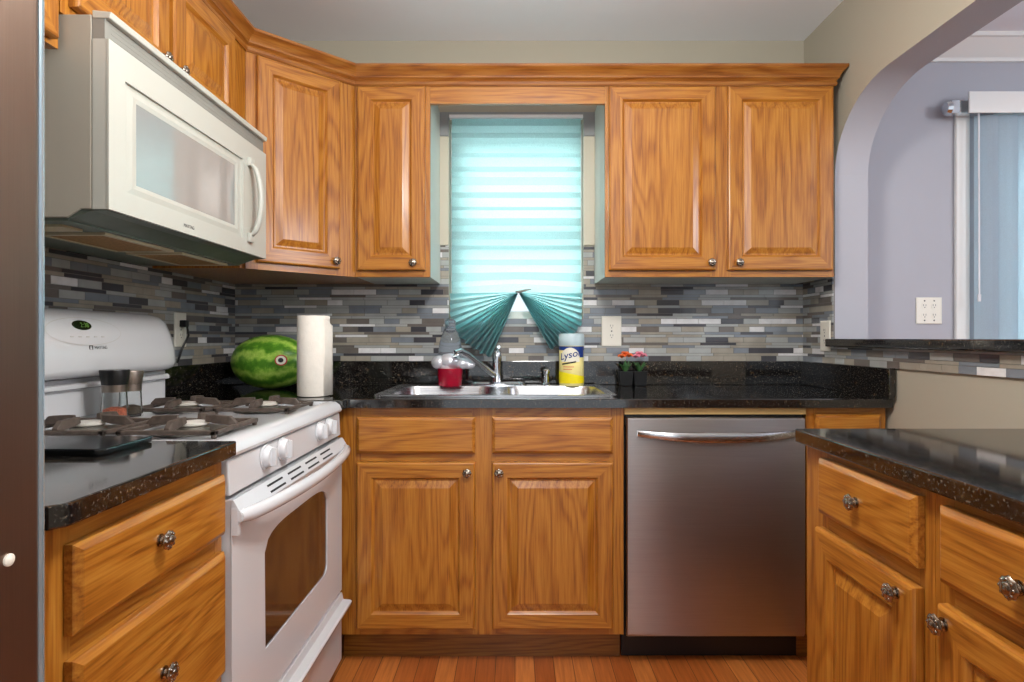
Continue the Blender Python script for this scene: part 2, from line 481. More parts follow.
# dining room glazed door with its casing
wn = struct(thing('door_1', None, None, (DX0, YB, 0)))
b = MB().box(1.925, 1.985, YB-.02, YB-.0005, 0, 2.10).box(DX1, DX1+.065, YB-.02, YB-.0005, 0, 2.10)
b.box(DX0, DX0+.012, YB, YB+.12, 0, DZ1)
b.build('door_casing', 'trimw', wn, True, bev=.006)
b = MB()
for x0, x1, z0, z1 in ((DX0+.012, DX1, 0, .06), (DX0+.012, DX1, 1.99, DZ1), (DX0+.012, DX0+.06, .06, 1.99), (DX1-.06, DX1, .06, 1.99), (2.87, 2.93, .06, 1.99)):
    b.box(x0, x1, YB+.05, YB+.09, z0, z1)
b.build('door_frame', 'trimw', wn, True)
MB().box(DX0+.05, DX1-.05, YB+.068, YB+.072, .05, 2.0).build('door_pane', 'glass', wn, True)

# ================================================================ CABINETS
KNOB = None
def knob_mesh():
    global KNOB
    if KNOB: return KNOB
    b = MB()
    b.lathe([(.0105, 0), (.0105, -.0025), (.006, -.004), (.0048, -.012), (.007, -.015)], axis='y', seg=16)
    b.lathe([(.007, -.014), (.0145, -.0165), (.0158, -.0195), (.0135, -.023), (.0085, -.0258)], axis='y', seg=32, lobes=8, amp=.07)
    b.lathe([(.0085, -.0255), (.0072, -.0275), (.004, -.0295), (.0005, -.0305)], axis='y', seg=12)
    for k in range(8):
        a = 2*PI*k/8
        b.lathe([(.0002, -.0262), (.0022, -.0252), (.0028, -.0235), (.002, -.0215)], c=(.0112*math.cos(a), 0, .0112*math.sin(a)), axis='y', seg=7)
    o = b.build('knob', 'nickel', smooth=50)
    KNOB = o.data; bpy.data.objects.remove(o)
    return KNOB
def add_knob(parent, x, y, z):
    o = bpy.data.objects.new('knob', knob_mesh()); COL.objects.link(o); o.parent = parent; o.location = (x, y, z); o.scale = (.95, .72, .95)
    return o

def panel_door(x0, x1, z0, z1, parent, st=.054, t=.019, name='door'):
    """raised-panel door: outer lip, stiles and rails, groove, raised field. front faces -y, back at y=0"""
    b = MB()
    prof = [(0, 0), (0, -t+.006), (.002, -t+.002), (.006, -t), (st-.003, -t), (st, -t+.003), (st+.005, -t+.009), (st+.010, -t+.009), (st+.030, -t+.002), (st+.033, -t+.001)]
    loops = []
    for i, y in prof:
        loops.append([(x0+i, y, z0+i), (x1-i, y, z0+i), (x1-i, y, z1-i), (x0+i, y, z1-i)])
    rs = [[b.bm.verts.new(p) for p in lp] for lp in loops]
    for li, (a, c) in enumerate(zip(rs, rs[1:])):
        for i in range(4):
            j = (i+1) % 4
            b.cur = 1 if (i in (0, 2) and li < 6) else 0
            b._q([a[i], a[j], c[j], c[i]])
    b.cur = 0; b._q(rs[-1]); b._q(rs[0][::-1])
    return b.build(name, ['oakz', 'oakx'], parent)

def slab_drawer(x0, x1, z0, z1, parent, t=.019, name='drawer'):
    b = MB()
    prof = [(0, 0), (0, -t+.008), (.0015, -t+.0062), (.0095, -t+.0004), (.011, -t)]
    b.loft([[(x0+i, y, z0+i), (x1-i, y, z0+i), (x1-i, y, z1-i), (x0+i, y, z1-i)] for i, y in prof])
    return b.build(name, 'oakx', parent)

def cabinet(label, loc, rz, wd, z0, z1, depth, doors=(), drawers=(), toe=False, side='oakz', cat='cabinet', name='base_cabinet', stiles=(), body_poly=None):
    r = thing(name, label, cat, loc, rz)
    b = MB()
    if body_poly: b.prism(body_poly, 'z', z0+.001, z1-.001)
    elif toe:
        b.box(0.0005, .016, .019, depth, z0+.001, z1-.001).box(wd-.016, wd-.0005, .019, depth, z0+.001, z1-.001)
        b.box(.016, wd-.016, depth-.012, depth, z0+.001, z1-.001).box(.016, wd-.016, .0195, depth-.012, z0+.001, z0+.017)
    else: b.box(0.0005, wd-.0005, .019, depth, z0+.001, z1-.001)
    b.build('body', side, r)
    # face frame: a grid of stiles and rails around dark openings
    b = MB()
    al_ = list(doors)+list(drawers)
    sl = min(d[0] for d in al_)+.012; sr = wd-max(d[1] for d in al_)+.012; sw = sl
    if rz == -PI/2: sr = max(sr, wd-max(d[1] for d in drawers)+.012)
    sl = max(sl, max(d[0] for d in al_ if d[0] < wd*.3)+.012); sw = sl
    xs = [(0, sl), (wd-sr, wd)]+[(s-.040, s+.040) for s in stiles]
    for a, c in xs: b.mat(0).box(a, c, 0, .019, z0, z1)
    rz_ = [(z0, z0+.035), (z1-.045, z1)]
    if drawers and doors:
        zm = (min(d[2] for d in drawers)+max(d[3] for d in doors))/2; rz_.append((zm-.018, zm+.018))
    elif len(drawers) > 1:
        ds = sorted(drawers, key=lambda d: d[2])
        for p, q in zip(ds, ds[1:]):
            if q[2] > p[3]: zm = (q[2]+p[3])/2; rz_.append((zm-.018, zm+.018))
    for a, c in rz_: b.mat(1).box(sl, wd-sr, .0003, .0187, a, c)
    b.build('face_frame', ['oakz', 'oakx'], r)
    for x0, x1, a, c, kn in doors:
        d = panel_door(x0, x1, a, c, r)
        d.location.y = -.001
        if kn: add_knob(d, kn[0], -.019, kn[1])
    for x0, x1, a, c, kn in drawers:
        d = slab_drawer(x0, x1, a, c, r)
        d.location.y = -.001
        if kn: add_knob(d, kn[0], -.019, kn[1])
    if toe:
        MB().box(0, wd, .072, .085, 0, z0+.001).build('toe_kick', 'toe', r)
    return r

UZ0, UZ1 = 1.35, 2.10
# wall cabinets of the back wall
yu = 2.31
cabinet('tall narrow oak wall cabinet with one raised-panel door, left of the window', (-.6155, yu, 0), 0, .2885, UZ0, UZ1, .324,
        doors=[(.012, .272, 1.374, 2.078, (.227, 1.402))], name='wall_cabinet', side=M['sidepanel'])
cabinet('wide oak wall cabinet with two raised-panel doors, right of the window', (.347, yu, 0), 0, .880, UZ0, UZ1, .324,
        doors=[(.012, .420, 1.374, 2.078, (.402, 1.403)), (.468, .870, 1.374, 2.078, (.508, 1.403))], name='wall_cabinet', stiles=(.444,), side=M['sidepanel'])
# diagonal corner cabinet
A = Vector((-.91, 2.027)); B = Vector((-.617, 2.31)); dv = B-A; ang = math.atan2(dv.y, dv.x); L = dv.length
def loc2(p):
    q = Vector(p)-A; return (q.x*math.cos(-ang)-q.y*math.sin(-ang), q.x*math.sin(-ang)+q.y*math.cos(-ang))
nrm = .019
poly = [(.0192, .019), (L-.0192, .019)]+[loc2(p) for p in ((-.617, 2.331), (-.617, YB-.001), (XL+.001, YB-.001), (XL+.001, 2.027), (-.93, 2.027))]
cabinet('diagonal oak corner wall cabinet with a single tall raised-panel door', (A.x, A.y, 0), ang, L, UZ0, UZ1, .3,
        doors=[(.033, .338, 1.374, 2.078, (.318, 1.402))], name='corner_wall_cabinet', body_poly=poly)
# left wall: above the microwave, and above the refrigerator
cabinet('short oak cabinet with two small doors directly above the white microwave', (-.91, 1.200, 0), PI/2, .825, 1.768, UZ1, .322,
        doors=[(.022, .350, 1.79, 2.078, (.322, 1.826)), (.372, .715, 1.79, 2.078, (.400, 1.826))], name='wall_cabinet', stiles=(.361,))
cabinet('oak wall cabinet at the upper left corner, above the refrigerator', (-.91, .30, 0), PI/2, .895, 1.69, UZ1, .322,
        doors=[(.02, .43, 1.700, 2.078, (.39, 1.74)), (.46, .875, 1.700, 2.078, (.50, 1.74))], name='wall_cabinet', stiles=(.445,))
# board above the window
o = MB().box(-.3265, .3465, yu+.001, yu+.019, 2.018, UZ1).build('valance_board', 'oakx')
tag(o, 'flat oak board spanning between the wall cabinets above the window', 'board')

# crown moulding swept along the cabinet fronts
prof = [(0, 2.084), (.004, 2.084), (.007, 2.090), (.007, 2.098), (.004, 2.102), (.008, 2.108), (.014, 2.112), (.014, 2.118), (.020, 2.130), (.029, 2.140), (.034, 2.144), (.036, 2.148), (.036, 2.156), (0, 2.156)]
path = [Vector((-.91, .30)), Vector((-.91, 2.027)), Vector((-.617, 2.31)), Vector((1.229, 2.31)), Vector((1.229, YB-.002))]
b = MB(); loops = []
def out_n(a, c): d = (c-a).normalized(); return Vector((d.y, -d.x))
for i, p in enumerate(path):
    if i == 0: n = out_n(path[0], path[1])
    elif i == len(path)-1: n = out_n(path[-2], path[-1])
    else:
        n1, n2 = out_n(path[i-1], p), out_n(p, path[i+1]); n = (n1+n2)/(1+n1.dot(n2))
    loops.append([(p.x+n.x*(q+.0012), p.y+n.y*(q+.0012), z) for q, z in prof])
b.loft(loops)
o = b.build('crown_molding', 'crown', smooth=25)
tag(o, 'stepped oak crown moulding running along the tops of the wall cabinets', 'crown moulding')

# base cabinets
yb = 2.03; CT = .912; CB = .882
cabinet('oak sink cabinet with two false drawer fronts over two doors', (-.60, yb, 0), 0, .967, .112, CB-.001, .60,
        doors=[(.067, .466, .137, .698, (.440, .664)), (.523, .930, .137, .698, (.546, .664))],
        drawers=[(.067, .466, .726, .850, None), (.523, .930, .726, .850, None)], toe=True, stiles=(.4945,))
cabinet('narrow oak base cabinet with drawer at right of the dishwasher', (.985, yb, 0), 0, .268, .112, CB-.001, .60,
        doors=[(.025, .245, .137, .698, (.20, .66))], drawers=[(.025, .245, .726, .858, None)], toe=True)
cabinet('oak drawer cabinet under the short counter between refrigerator and range', (-.58, .740, 0), PI/2, .445, .112, CB-.001, .652,
        drawers=[(.030, .430, .732, .849, (.207, .796)), (.030, .430, .462, .699, (.217, .582)), (.030, .430, .15, .43, (.217, .30))], toe=True)
cabinet('oak peninsula cabinet nearest the dishwasher, one drawer over one door', (.65, 1.335, 0), -PI/2, .407, .112, CB-.001, .61,
        doors=[(.070, .383, .137, .718, (.343, .694))], drawers=[(.079, .385, .750, .865, (.226, .811))], toe=True)
cabinet('oak peninsula cabinet at the right edge of the picture', (.65, .927, 0), -PI/2, .407, .112, CB-.001, .61,
        doors=[(.028, .383, .137, .718, (.045, .694))], drawers=[(.028, .353, .750, .865, (.178, .803))], toe=True)

# ================================================================ GRANITE
hole = rrect(-.460, .335, 2.075, 2.525, .05)
b = MB()
outer = [(XL+.001, 1.957), (-.56, 1.957), (-.56, 2.0), (1.262, 2.0), (1.262, YB-.011), (XL+.001, YB-.011)]
b.plate(outer, [hole], CB, CT)
ct = b.build('countertop', 'granite', bev=.003)
tag(ct, 'long black speckled granite countertop along the back wall, holding the sink', 'countertop')
b = MB().box(XL+.0095, XR-.0095, YB-.031, YB-.0095, CT+.0005, 1.015, .002)
b.box(XL+.0095, XL+.031, 1.957, YB-.0315, CT+.0005, 1.015, .002).box(XR-.031, XR-.0095, 1.985, YB-.0315, CT+.0005, 1.015, .002)
b.build('stone_upstand', 'granite', ct)
o = MB().prism([(-.565, .722), (-.55, .737), (-.55, 1.186), (XL+.0095, 1.186), (XL+.0095, .722)], 'z', CB, CT).build('countertop', 'granite', bev=.003)
tag(o, 'short black granite countertop beside the refrigerator at left', 'countertop')
o = MB().prism([(.628, .2), (.628, 1.347), (XR-.001, 1.347), (XR-.001, .2)], 'z', CB, CT).build('countertop', 'granite', bev=.003)
tag(o, 'black granite peninsula countertop in the right foreground', 'countertop')
o = MB().box(1.228, 1.44, AY0+.001, AY1-.001, AZ0+.001, 1.112).build('granite_ledge', 'granite', bev=.004)
tag(o, 'dark granite ledge on the half wall under the arched opening', 'ledge')

# ================================================================ SINK + FAUCET
sk = thing('kitchen_sink', 'double-bowl stainless steel sink set in the granite under the window', 'sink', (-.065, 2.3, CT))
b = MB()
o_ = rrect(-.490, .355, 2.055, 2.56, .035)
h1 = rrect(-.450, -.085, 2.09, 2.455, .06); h2 = rrect(-.045, .322, 2.09, 2.455, .06)
b.plate(o_, [h1, h2], CT+.0005, CT+.006)
for (x0, x1) in ((-.450, -.085), (-.045, .322)):
    lo = []
    for i, z in ((0, CT+.006), (.004, CT-.004), (.012, CT-.10), (.03, CT-.165), (.08, CT-.175)):
        lo.append([(p[0], p[1], z) for p in rrect(x0+i, x1-i, 2.09+i, 2.455-i, .06)])
    b.loft(lo, cap0=False)
b.build('basin', 'sink', sk, True, smooth=35)
for cx in (-.26, .135):
    MB().lathe([(.04, CT-.1745), (.04, CT-.172), (.028, CT-.171), (.02, CT-.174)], c=(cx, 2.27, 0)).build('drain', 'chrome', sk, True, smooth=40)

fa = thing('faucet', 'chrome kitchen faucet with its spout swung to the left over the sink', 'faucet', (-.075, 2.50, CT+.006))
zf = CT+.0065
MB().loft([[(p[0], p[1], z) for p in rrect(-.19+i, .045-i, 2.475+i, 2.53-i, .024)] for i, z in ((0, zf), (0, zf+.008), (.006, zf+.014))]).build('base_plate', 'chrome', fa, True, smooth=40)
MB().lathe([(.024, zf+.014), (.021, zf+.03), (.0185, zf+.05), (.0185, zf+.10), (.021, zf+.115), (.019, zf+.128)], c=(-.075, 2.50, 0)).build('column', 'chrome', fa, True, smooth=40)
MB().tube([(-.078, 2.498, zf+.035), (-.10, 2.47, zf+.055), (-.15, 2.42, zf+.098), (-.19, 2.38, zf+.132), (-.215, 2.36, zf+.145), (-.232, 2.345, zf+.138), (-.236, 2.34, zf+.118)], [.014, .013, .012, .012, .0125, .0135, .0135], 12).build('spout', 'chrome', fa, True, smooth=50)
MB().lathe([(.0165, zf+.128), (.0165, zf+.136), (.013, zf+.142), (.008, zf+.146)], c=(-.075, 2.50, 0)).tube([(-.075, 2.50, zf+.142), (-.072, 2.49, zf+.152), (-.068, 2.46, zf+.158), (-.066, 2.43, zf+.160)], [.007, .007, .006, .007]).build('lever', 'chrome', fa, True, smooth=50)

sd = thing('soap_dispenser', 'short chrome soap pump on the sink deck between faucet and canister', 'soap dispenser', (.13, 2.505, zf-.0005))
MB().lathe([(.019, 0), (.019, .006), (.013, .012), (.012, .045), (.016, .05), (.016, .062), (.012, .068)], seg=20).build('pump', 'chrome', sd, smooth=40)
MB().tube([(0, 0, .058), (0, -.02, .062), (0, -.045, .058)], [.006, .005, .004]).build('nozzle', 'chrome', sd, smooth=40)

# ================================================================ DISHWASHER
dw = thing('dishwasher', 'stainless steel dishwasher with curved bar handle under the back counter', 'dishwasher', (.67, yb, 0))
dx0, dx1, dyf = .372, .976, 2.008
MB().box(dx0, dx1, 2.05, 2.60, .10, .86).build('tub', 'black', dw, True)
b = MB()
zs = [.113, .118, .126, .84, .846, .848]; off = [.008, .003, 0, 0, .003, .008]
b.loft([[(dx0+.002, 2.031, z), (dx0+.002, dyf+.006+o2, z), (dx0+.006, dyf+o2, z), (dx1-.006, dyf+o2, z), (dx1-.002, dyf+.006+o2, z), (dx1-.002, 2.031, z)] for z, o2 in zip(zs, off)])
d = b.build('door', 'steel', dw, True, smooth=30)
b = MB(); n = 20; lo = []
for i in range(n+1):
    t = i/n; x = .408+(.942-.408)*t; bow = math.sin(PI*t)
    cy = dyf-.012-.030*min(1, bow*1.6); z = .797-.010*bow; hh = .012+.006*bow
    if i in (0, n): cy = dyf-.006
    lo.append([(x, cy+.008*math.cos(a), z+hh*math.sin(a)) for a in [2*PI*k/12 for k in range(12)]])
b.loft(lo)
b.build('handle', 'sink', d, smooth=60)
d.children[0].data.transform(rootmat(dw).inverted())
MB().box(dx0, dx1, 2.032, 2.05, .82, .857).build('control_strip', 'black', dw, True)
MB().box(dx0, dx1+.008, 2.10, 2.11, .004, .099).build('toe_panel', 'black', dw, True)
# light wood spacer strip above the dishwasher
o = MB().box(.369, .979, 2.020, 2.044, .858, CB-.001).build('spacer_strip', plain('pale_wood', rgb(206, 172, 112), .5))
tag(o, 'thin pale wooden strip between dishwasher and granite countertop', 'wood strip')

# ================================================================ RANGE
rg = thing('gas_range', 'white freestanding gas range with four burners and oven', 'range', (-.88, 1.57, 0))
RY0, RY1, RXF, RXB = 1.192, 1.952, -.563, -1.222
MB().box(RXB, RXF-.035, RY0+.003, RY1-.003, .03, .875).build('body', 'mgrey', rg, True)
b = MB()
# cooktop with a rolled front edge
lo = []
ptsf = [(RXB, .876), (RXF-.002, .876), (RXF, .884), (RXF-.006, .898), (RXF-.020, .908), (RXF-.045, .909), (RXF-.06, .901), (-1.13, .901), (-1.14, .909), (RXB, .909)]
b.prism([(p[0], p[1]) for p in ptsf], 'y', RY0, RY1)
b.box(RXB, RXF-.03, RY0, RY0+.02, .90, .909); b.box(RXB, RXF-.03, RY1-.02, RY1, .90, .909)
b.build('cooktop', 'white', rg, True, smooth=35, bev=.002)
# control panel
b = MB().prism([(RXF-.04, .800), (RXF-.004, .800), (RXF-.008, .872), (RXF-.04, .872)], 'y', RY0+.001, RY1-.001)
cp = b.build('control_panel', 'white', rg, True, bev=.003)
for y in (1.365, 1.462, 1.738, 1.825):
    k = MB()
    k.lathe([(.029, .0), (.029, .003), (.027, .004)], c=(RXF-.006, y, .845), axis='x', seg=28)
    k.lathe([(.0255, .003), (.0255, .007), (.0235, .014), (.021, .017)], c=(RXF-.006, y, .845), axis='x', seg=28)
    k.box(RXF+.008, RXF+.022, y-.0055, y+.0055, .845-.021, .845+.021, .003)
    ko = k.build('knob', 'white', cp, False, smooth=40); ko.data.transform(rootmat(cp).inverted())
# oven door
b = MB()
NW = 24
wy0, wy1, wz0, wz1 = 1.350, 1.80, .412, .676
def oven_win():
    out = []
    out.append((wy0+.004, wz0)); out.append((wy1-.03, wz0))
    for k in range(6): a = -PI/2+PI/2*k/5; out.append((wy1-.03+.03*math.cos(a), wz0+.03+.03*math.sin(a)))
    for k in range(NW+1):
        t = k/NW; y = wy1-(wy1-wy0)*t
        out.append((y, wz1-.045+.045*math.sqrt(max(0, 1-abs(2*t-1)**4.5))))
    return out
win_p = oven_win()
outer = [(RY0+.002, .298), (RY1-.002, .298), (RY1-.002, .792), (RY0+.002, .792)]
b.plate(outer, [win_p], RXF-.004, RXF)      # x,y,z = (Y, Z, X) for now
b.bm.verts.ensure_lookup_table()
for v in b.bm.verts: v.co = (v.co.z, v.co.x, v.co.y)
b.loft([[(RXF-.034, y, z) for y, z in outer], [(RXF-.003, y, z) for y, z in outer]], cap1=False)
# sloped top lip holding the vents and the handle ends
b.prism([(RXF-.001, .745), (RXF+.018, .752), (RXF+.020, .762), (RXF+.002, .792), (RXF-.001, .792)], 'y', RY0+.002, RY1-.002)
od = b.build('oven_door', 'white', rg, True)
b = MB().prism(win_p, 'x', RXF-.012, RXF-.003)
b.build('oven_window', 'oglass', od).data.transform(rootmat(od).inverted())
b = MB()
for g in range(4):
    y0 = 1.345+g*.122
    for k in (0, 1):
        zc = .783-k*.013; xc = RXF+.0105-.0075*(1 if k == 0 else 0)+(.000 if k == 0 else .001)
        n_ = Vector((.030, 0, .018)).normalized()
        # a thin slot lying on the sloped lip
        fx = RXF+.002+(.792-zc)*.018/.030
        b.prism([(fx-.004, zc-.0025), (fx+.0020, zc-.0025), (fx-.0006, zc+.0015), (fx-.004, zc+.0015)], 'y', y0, y0+.088)
b.build('vent', 'slit', od).data.transform(rootmat(od).inverted())
b = MB(); lo = []; n = 28
for i in range(n+1):
    t = i/n; y = RY0+.004+(RY1-RY0-.008)*t; bow = (math.sin(PI*t))**.55
    x = RXF+.010+.046*bow; z = .758
    lo.append([(x+.013*math.cos(a), y, z+(.0155 if i not in (0, n) else .012)*math.sin(a)) for a in [2*PI*k/12 for k in range(12)]])
b.loft(lo)
b.box(RXF-.002, RXF+.012, RY0+.0005, RY0+.014, .722, .775); b.box(RXF-.002, RXF+.012, RY1-.014, RY1-.0005, .722, .775)
b.build('handle', 'white', od, smooth=50).data.transform(rootmat(od).inverted())
# storage drawer
b = MB().prism([(RXF-.034, .07), (RXF-.002, .07), (RXF, .075), (RXF, .230), (RXF+.030, .250), (RXF+.034, .262), (RXF+.028, .266), (RXF+.006, .268), (RXF+.002, .290), (RXF-.034, .290)], 'y', RY0+.003, RY1-.003)
b.build('storage_drawer', 'white', rg, True, bev=.002)
MB().box(RXB+.05, RXF-.04, RY0+.02, RY1-.02, .0, .03).build('plinth', 'slit', rg, True)
# backguard: lower riser, gap, rounded console
b = MB().box(RXB, -1.135, RY0+.004, RY1-.004, .909, 1.010)
b.prism([(RXB, 1.0), (-1.128, 1.0), (-1.122, .995), (-1.122, .985), (-1.14, .980), (-1.14, .975), (RXB, .975)], 'y', RY0+.002, RY1-.002)
bg = b.build('backguard', 'white', rg, True, bev=.002)
prof = [(-1.20, 1.012), (-1.11, 1.014), (-1.094, 1.022), (-1.090, 1.035), (-1.094, 1.08), (-1.106, 1.125), (-1.124, 1.165), (-1.142, 1.182), (-1.165, 1.190), (-1.20, 1.190)]
b = MB(); lo = []
for y, sc in ((RY0+.002, .86), (RY0+.008, .93), (RY0+.022, .98), (RY0+.05, 1), (RY1-.06, 1), (RY1-.03, .985), (RY1-.012, .94), (RY1-.002, .82), (RY1+.004, .66)):
    lo.append([(-1.20+(x+1.20)*sc, y, 1.10+(z-1.10)*sc) for x, z in prof])
b.loft(lo)
cons = b.build('console', 'white', rg, True, smooth=50)
# things printed or set in the console, laid on its leaning front
def con_x(z):
    for (xa, za), (xb, zb) in zip(prof, prof[1:]):
        if za <= z <= zb and zb > za and xa > -1.18: return xa+(xb-xa)*(z-za)/(zb-za)
    return -1.1
def on_console(b, cy, cz, ry, rz, lift, seg=28, ring=0):
    lp = []
    for k in range(seg):
        a = 2*PI*k/seg; z = cz+rz*math.sin(a); lp.append((con_x(z)+lift, cy+ry*math.cos(a), z))
    if ring:
        lp2 = []
        for k in range(seg):
            a = 2*PI*k/seg; z = cz+(rz-ring)*math.sin(a); lp2.append((con_x(z)+lift, cy+(ry-ring)*math.cos(a), z))
        b.loft([lp, lp2], False, False)
    else: b.loft([[(x-.004, y, z) for x, y, z in lp], lp])
b = MB(); on_console(b, 1.545, 1.148, .034, .0125, .0015)
b.build('clock_display', 'display', cons).data.transform(rootmat(cons).inverted())
b = MB(); on_console(b, 1.55, 1.132, .135, .036, .0012, 40, .0012)
for k in range(5):
    y = 1.49+k*.028; b.box(con_x(1.118)+.0, con_x(1.118)+.0012, y, y+.010, 1.117, 1.119)
b.build('printed_outline', plain('faint_print', rgb(176, 174, 168), .5), cons, recalc=False).data.transform(rootmat(cons).inverted())
def wall_text(body, size, pos, facing, parent, mat, name='lettering', tilt=0):
    me = text_mesh(body, size)
    # text lies in xy facing +z -> stand it up; facing '+x' reads left-to-right along +y
    R = {'+x': Matrix(((0, 0, 1, 0), (1, 0, 0, 0), (0, 1, 0, 0), (0, 0, 0, 1))), '-y': Matrix.Rotation(PI/2, 4, 'X')}[facing]
    if tilt: R = Matrix.Rotation(tilt, 4, 'Y') @ R
    b = MB().add_mesh(me, Matrix.Translation(pos) @ R)
    o = b.build(name, mat, parent, recalc=False); o.data.transform(rootmat(parent).inverted()); return o
wall_text('2:38', .018, (con_x(1.148)+.0022, 1.553, 1.148), '+x', cons, 'digit', 'clock_digits', -.25)
b = MB()
for y0, y1, z0, z1 in ((1.545, 1.558, 1.083, 1.085), (1.545, 1.558, 1.094, 1.096), (1.545, 1.5475, 1.083, 1.096), (1.5555, 1.558, 1.083, 1.096)):
    b.box(con_x(1.09), con_x(1.09)+.0015, y0, y1, z0, z1)
b.build('emblem', 'print', cons).data.transform(rootmat(cons).inverted())
wall_text('MAYTAG', .012, (con_x(1.09)+.0012, 1.588, 1.0895), '+x', cons, 'print', 'lettering', -.15)
# burners and grates
def grate(cx, cy):
    g = MB(); h = .106; z = .905; t = .0065
    for (xa, xb, ya, yb_) in ((-h, h, -h, -h+2*t), (-h, h, h-2*t, h), (-h, -h+2*t, -h, h), (h-2*t, h, -h, h)):
        g.box(cx+xa, cx+xb, cy+ya, cy+yb_, z+.004, z+.014, .002)
    for sx in (-1, 1):
        for sy in (-1, 1): g.lathe([(.006, z-.003), (.006, z+.006)], c=(cx+sx*(h-t), cy+sy*(h-t), 0), seg=8)
    for dx, dy in ((1, 0), (-1, 0), (0, 1), (0, -1)):
        # tapering finger that rises towards the burner
        lo = []
        for d, zz, hw, hz in ((h-.004, z+.004, .008, .014), (h-.018, z+.012, .009, .020), (.052, z+.016, .009, .018), (.032, z+.020, .006, .014)):
            c = (cx+dx*d, cy+dy*d); px, py = -dy*hw, dx*hw
            lo.append([(c[0]-px, c[1]-py, zz), (c[0]+px, c[1]+py, zz), (c[0]+px*.7, c[1]+py*.7, zz+hz), (c[0]-px*.7, c[1]-py*.7, zz+hz)])
        g.loft(lo)
    return g
for cx in (-.975, -.738):
    for cy in (1.372, 1.778):
        bu = MB().lathe([(.085, .9015), (.088, .904), (.080, .905), (.05, .9025)], c=(cx, cy, 0), seg=32).lathe([(.036, .902), (.036, .912), (.030, .916)], c=(cx, cy, 0), seg=24).build('burner', 'burner', rg, True, smooth=40)
        MB().lathe([(.030, .916), (.034, .918), (.034, .922), (.028, .925), (.01, .926)], c=(cx, cy, 0), seg=24).build('burner_cap', 'cap', bu, smooth=40).data.transform(rootmat(rg).inverted())
        grate(cx, cy).build('grate', 'grate', rg, True, bev=.0015)

# ================================================================ MICROWAVE
mw = thing('microwave', 'white over-the-range microwave mounted above the gas range', 'microwave', (-1.0, 1.585, 1.357))
MY0, MY1, MXF = 1.204, 1.964, -.815
b = MB().prism([(XL+.010, 1.357), (-.898, 1.357), (-.872, 1.374), (-.850, 1.374), (-.850, 1.765), (XL+.010, 1.765)], 'y', MY0, MY1)
b.build('body', 'mgrey', mw, True, bev=.002)
b = MB().prism([(-.849, 1.757), (-.813, 1.757), (-.810, 1.770), (-.849, 1.774)], 'y', MY0, MY1)
b.build('top_lip', 'mwhite', mw, True, bev=.002)
b = MB().box(-.849, -.824, MY0+.001, MY1-.001, 1.7165, 1.7565)
for k in range(3): b.box(-.824, -.8235, MY0+.02, MY1-.02, 1.724+k*.010, 1.726+k*.010)
b.build('vent_grille', 'ventgrey', mw, True)
# door with sunk window bezel
b = MB()
outer = [(MY0, 1.374), (MY1, 1.374), (MY1, 1.716), (MY0, 1.716)]
bez = [(1.255, 1.415), (1.800, 1.415), (1.800, 1.652), (1.255, 1.652)]
b.plate(outer, [bez], MXF-.006, MXF)
for v in b.bm.verts: v.co = (v.co.z, v.co.x, v.co.y)
b.loft([[(-.848, y, z) for y, z in outer], [(MXF-.005, y, z) for y, z in outer]], cap1=False)
bz2 = [(1.300, 1.445), (1.757, 1.445), (1.757, 1.622), (1.300, 1.622)]
b.loft([[(MXF-.006, y, z) for y, z in bez], [(MXF-.0061, y, z) for y, z in [(1.268, 1.423), (1.789, 1.423), (1.789, 1.643), (1.268, 1.643)]], [(MXF-.004, y, z) for y, z in [(1.285, 1.435), (1.772, 1.435), (1.772, 1.632), (1.285, 1.632)]], [(MXF-.006, y, z) for y, z in bz2]], False, False)
md = b.build('door', 'mwhite', mw, True)
b = MB().prism(bz2, 'x', MXF-.012, MXF-.0062)
b.build('door_window', 'mglass', md).data.transform(rootmat(md).inverted())
b = MB(); lo = []; n = 16
for i in range(n+1):
    t = i/n; z = 1.425+.225*t; bow = math.sin(PI*t)**.5
    lo.append([(MXF+.004+.034*bow+.008*math.cos(a), 1.838+.011*math.sin(a), z) for a in [2*PI*k/10 for k in range(10)]])
b.loft(lo)
b.box(MXF, MXF+.012, 1.824, 1.854, 1.408, 1.436, .003).box(MXF, MXF+.012, 1.824, 1.854, 1.64, 1.666, .003)
b.build('handle', 'mwhite', md, smooth=50).data.transform(rootmat(md).inverted())
wall_text('MAYTAG', .012, (MXF+.0006, 1.50, 1.393), '+x', md, 'print')
# underside with filters and lamp
b = MB().box(XL+.02, -.90, MY0+.004, MY1-.004, 1.351, 1.357)
b.build('underside', 'hood', mw, True)
MB().prism([(-.900, 1.3545), (-.850, 1.3715), (-.822, 1.3725), (-.822, 1.3738), (-.872, 1.3738), (-.900, 1.3565)], 'y', MY0+.003, MY1-.003).build('front_slope', 'hood', mw, True)
for y0, y1 in ((1.35, 1.60), (1.66, 1.90)):
    f = MB().box(-1.06, -.925, y0, y1, 1.347, 1.351).build('grease_filter', 'filter', mw, True)
    fr = MB()
    for a in ((-1.07, -1.058, y0-.01, y1+.01), (-.927, -.915, y0-.01, y1+.01), (-1.058, -.927, y0-.01, y0+.002), (-1.058, -.927, y1-.002, y1+.01)):
        fr.box(a[0], a[1], a[2], a[3], 1.345, 1.351)
    fr.build('filter_frame', 'lens', f).data.transform(rootmat(mw).inverted())
MB().box(-1.10, -.94, 1.245, 1.305, 1.346, 1.351).build('hood_lamp', 'lens', mw, True)

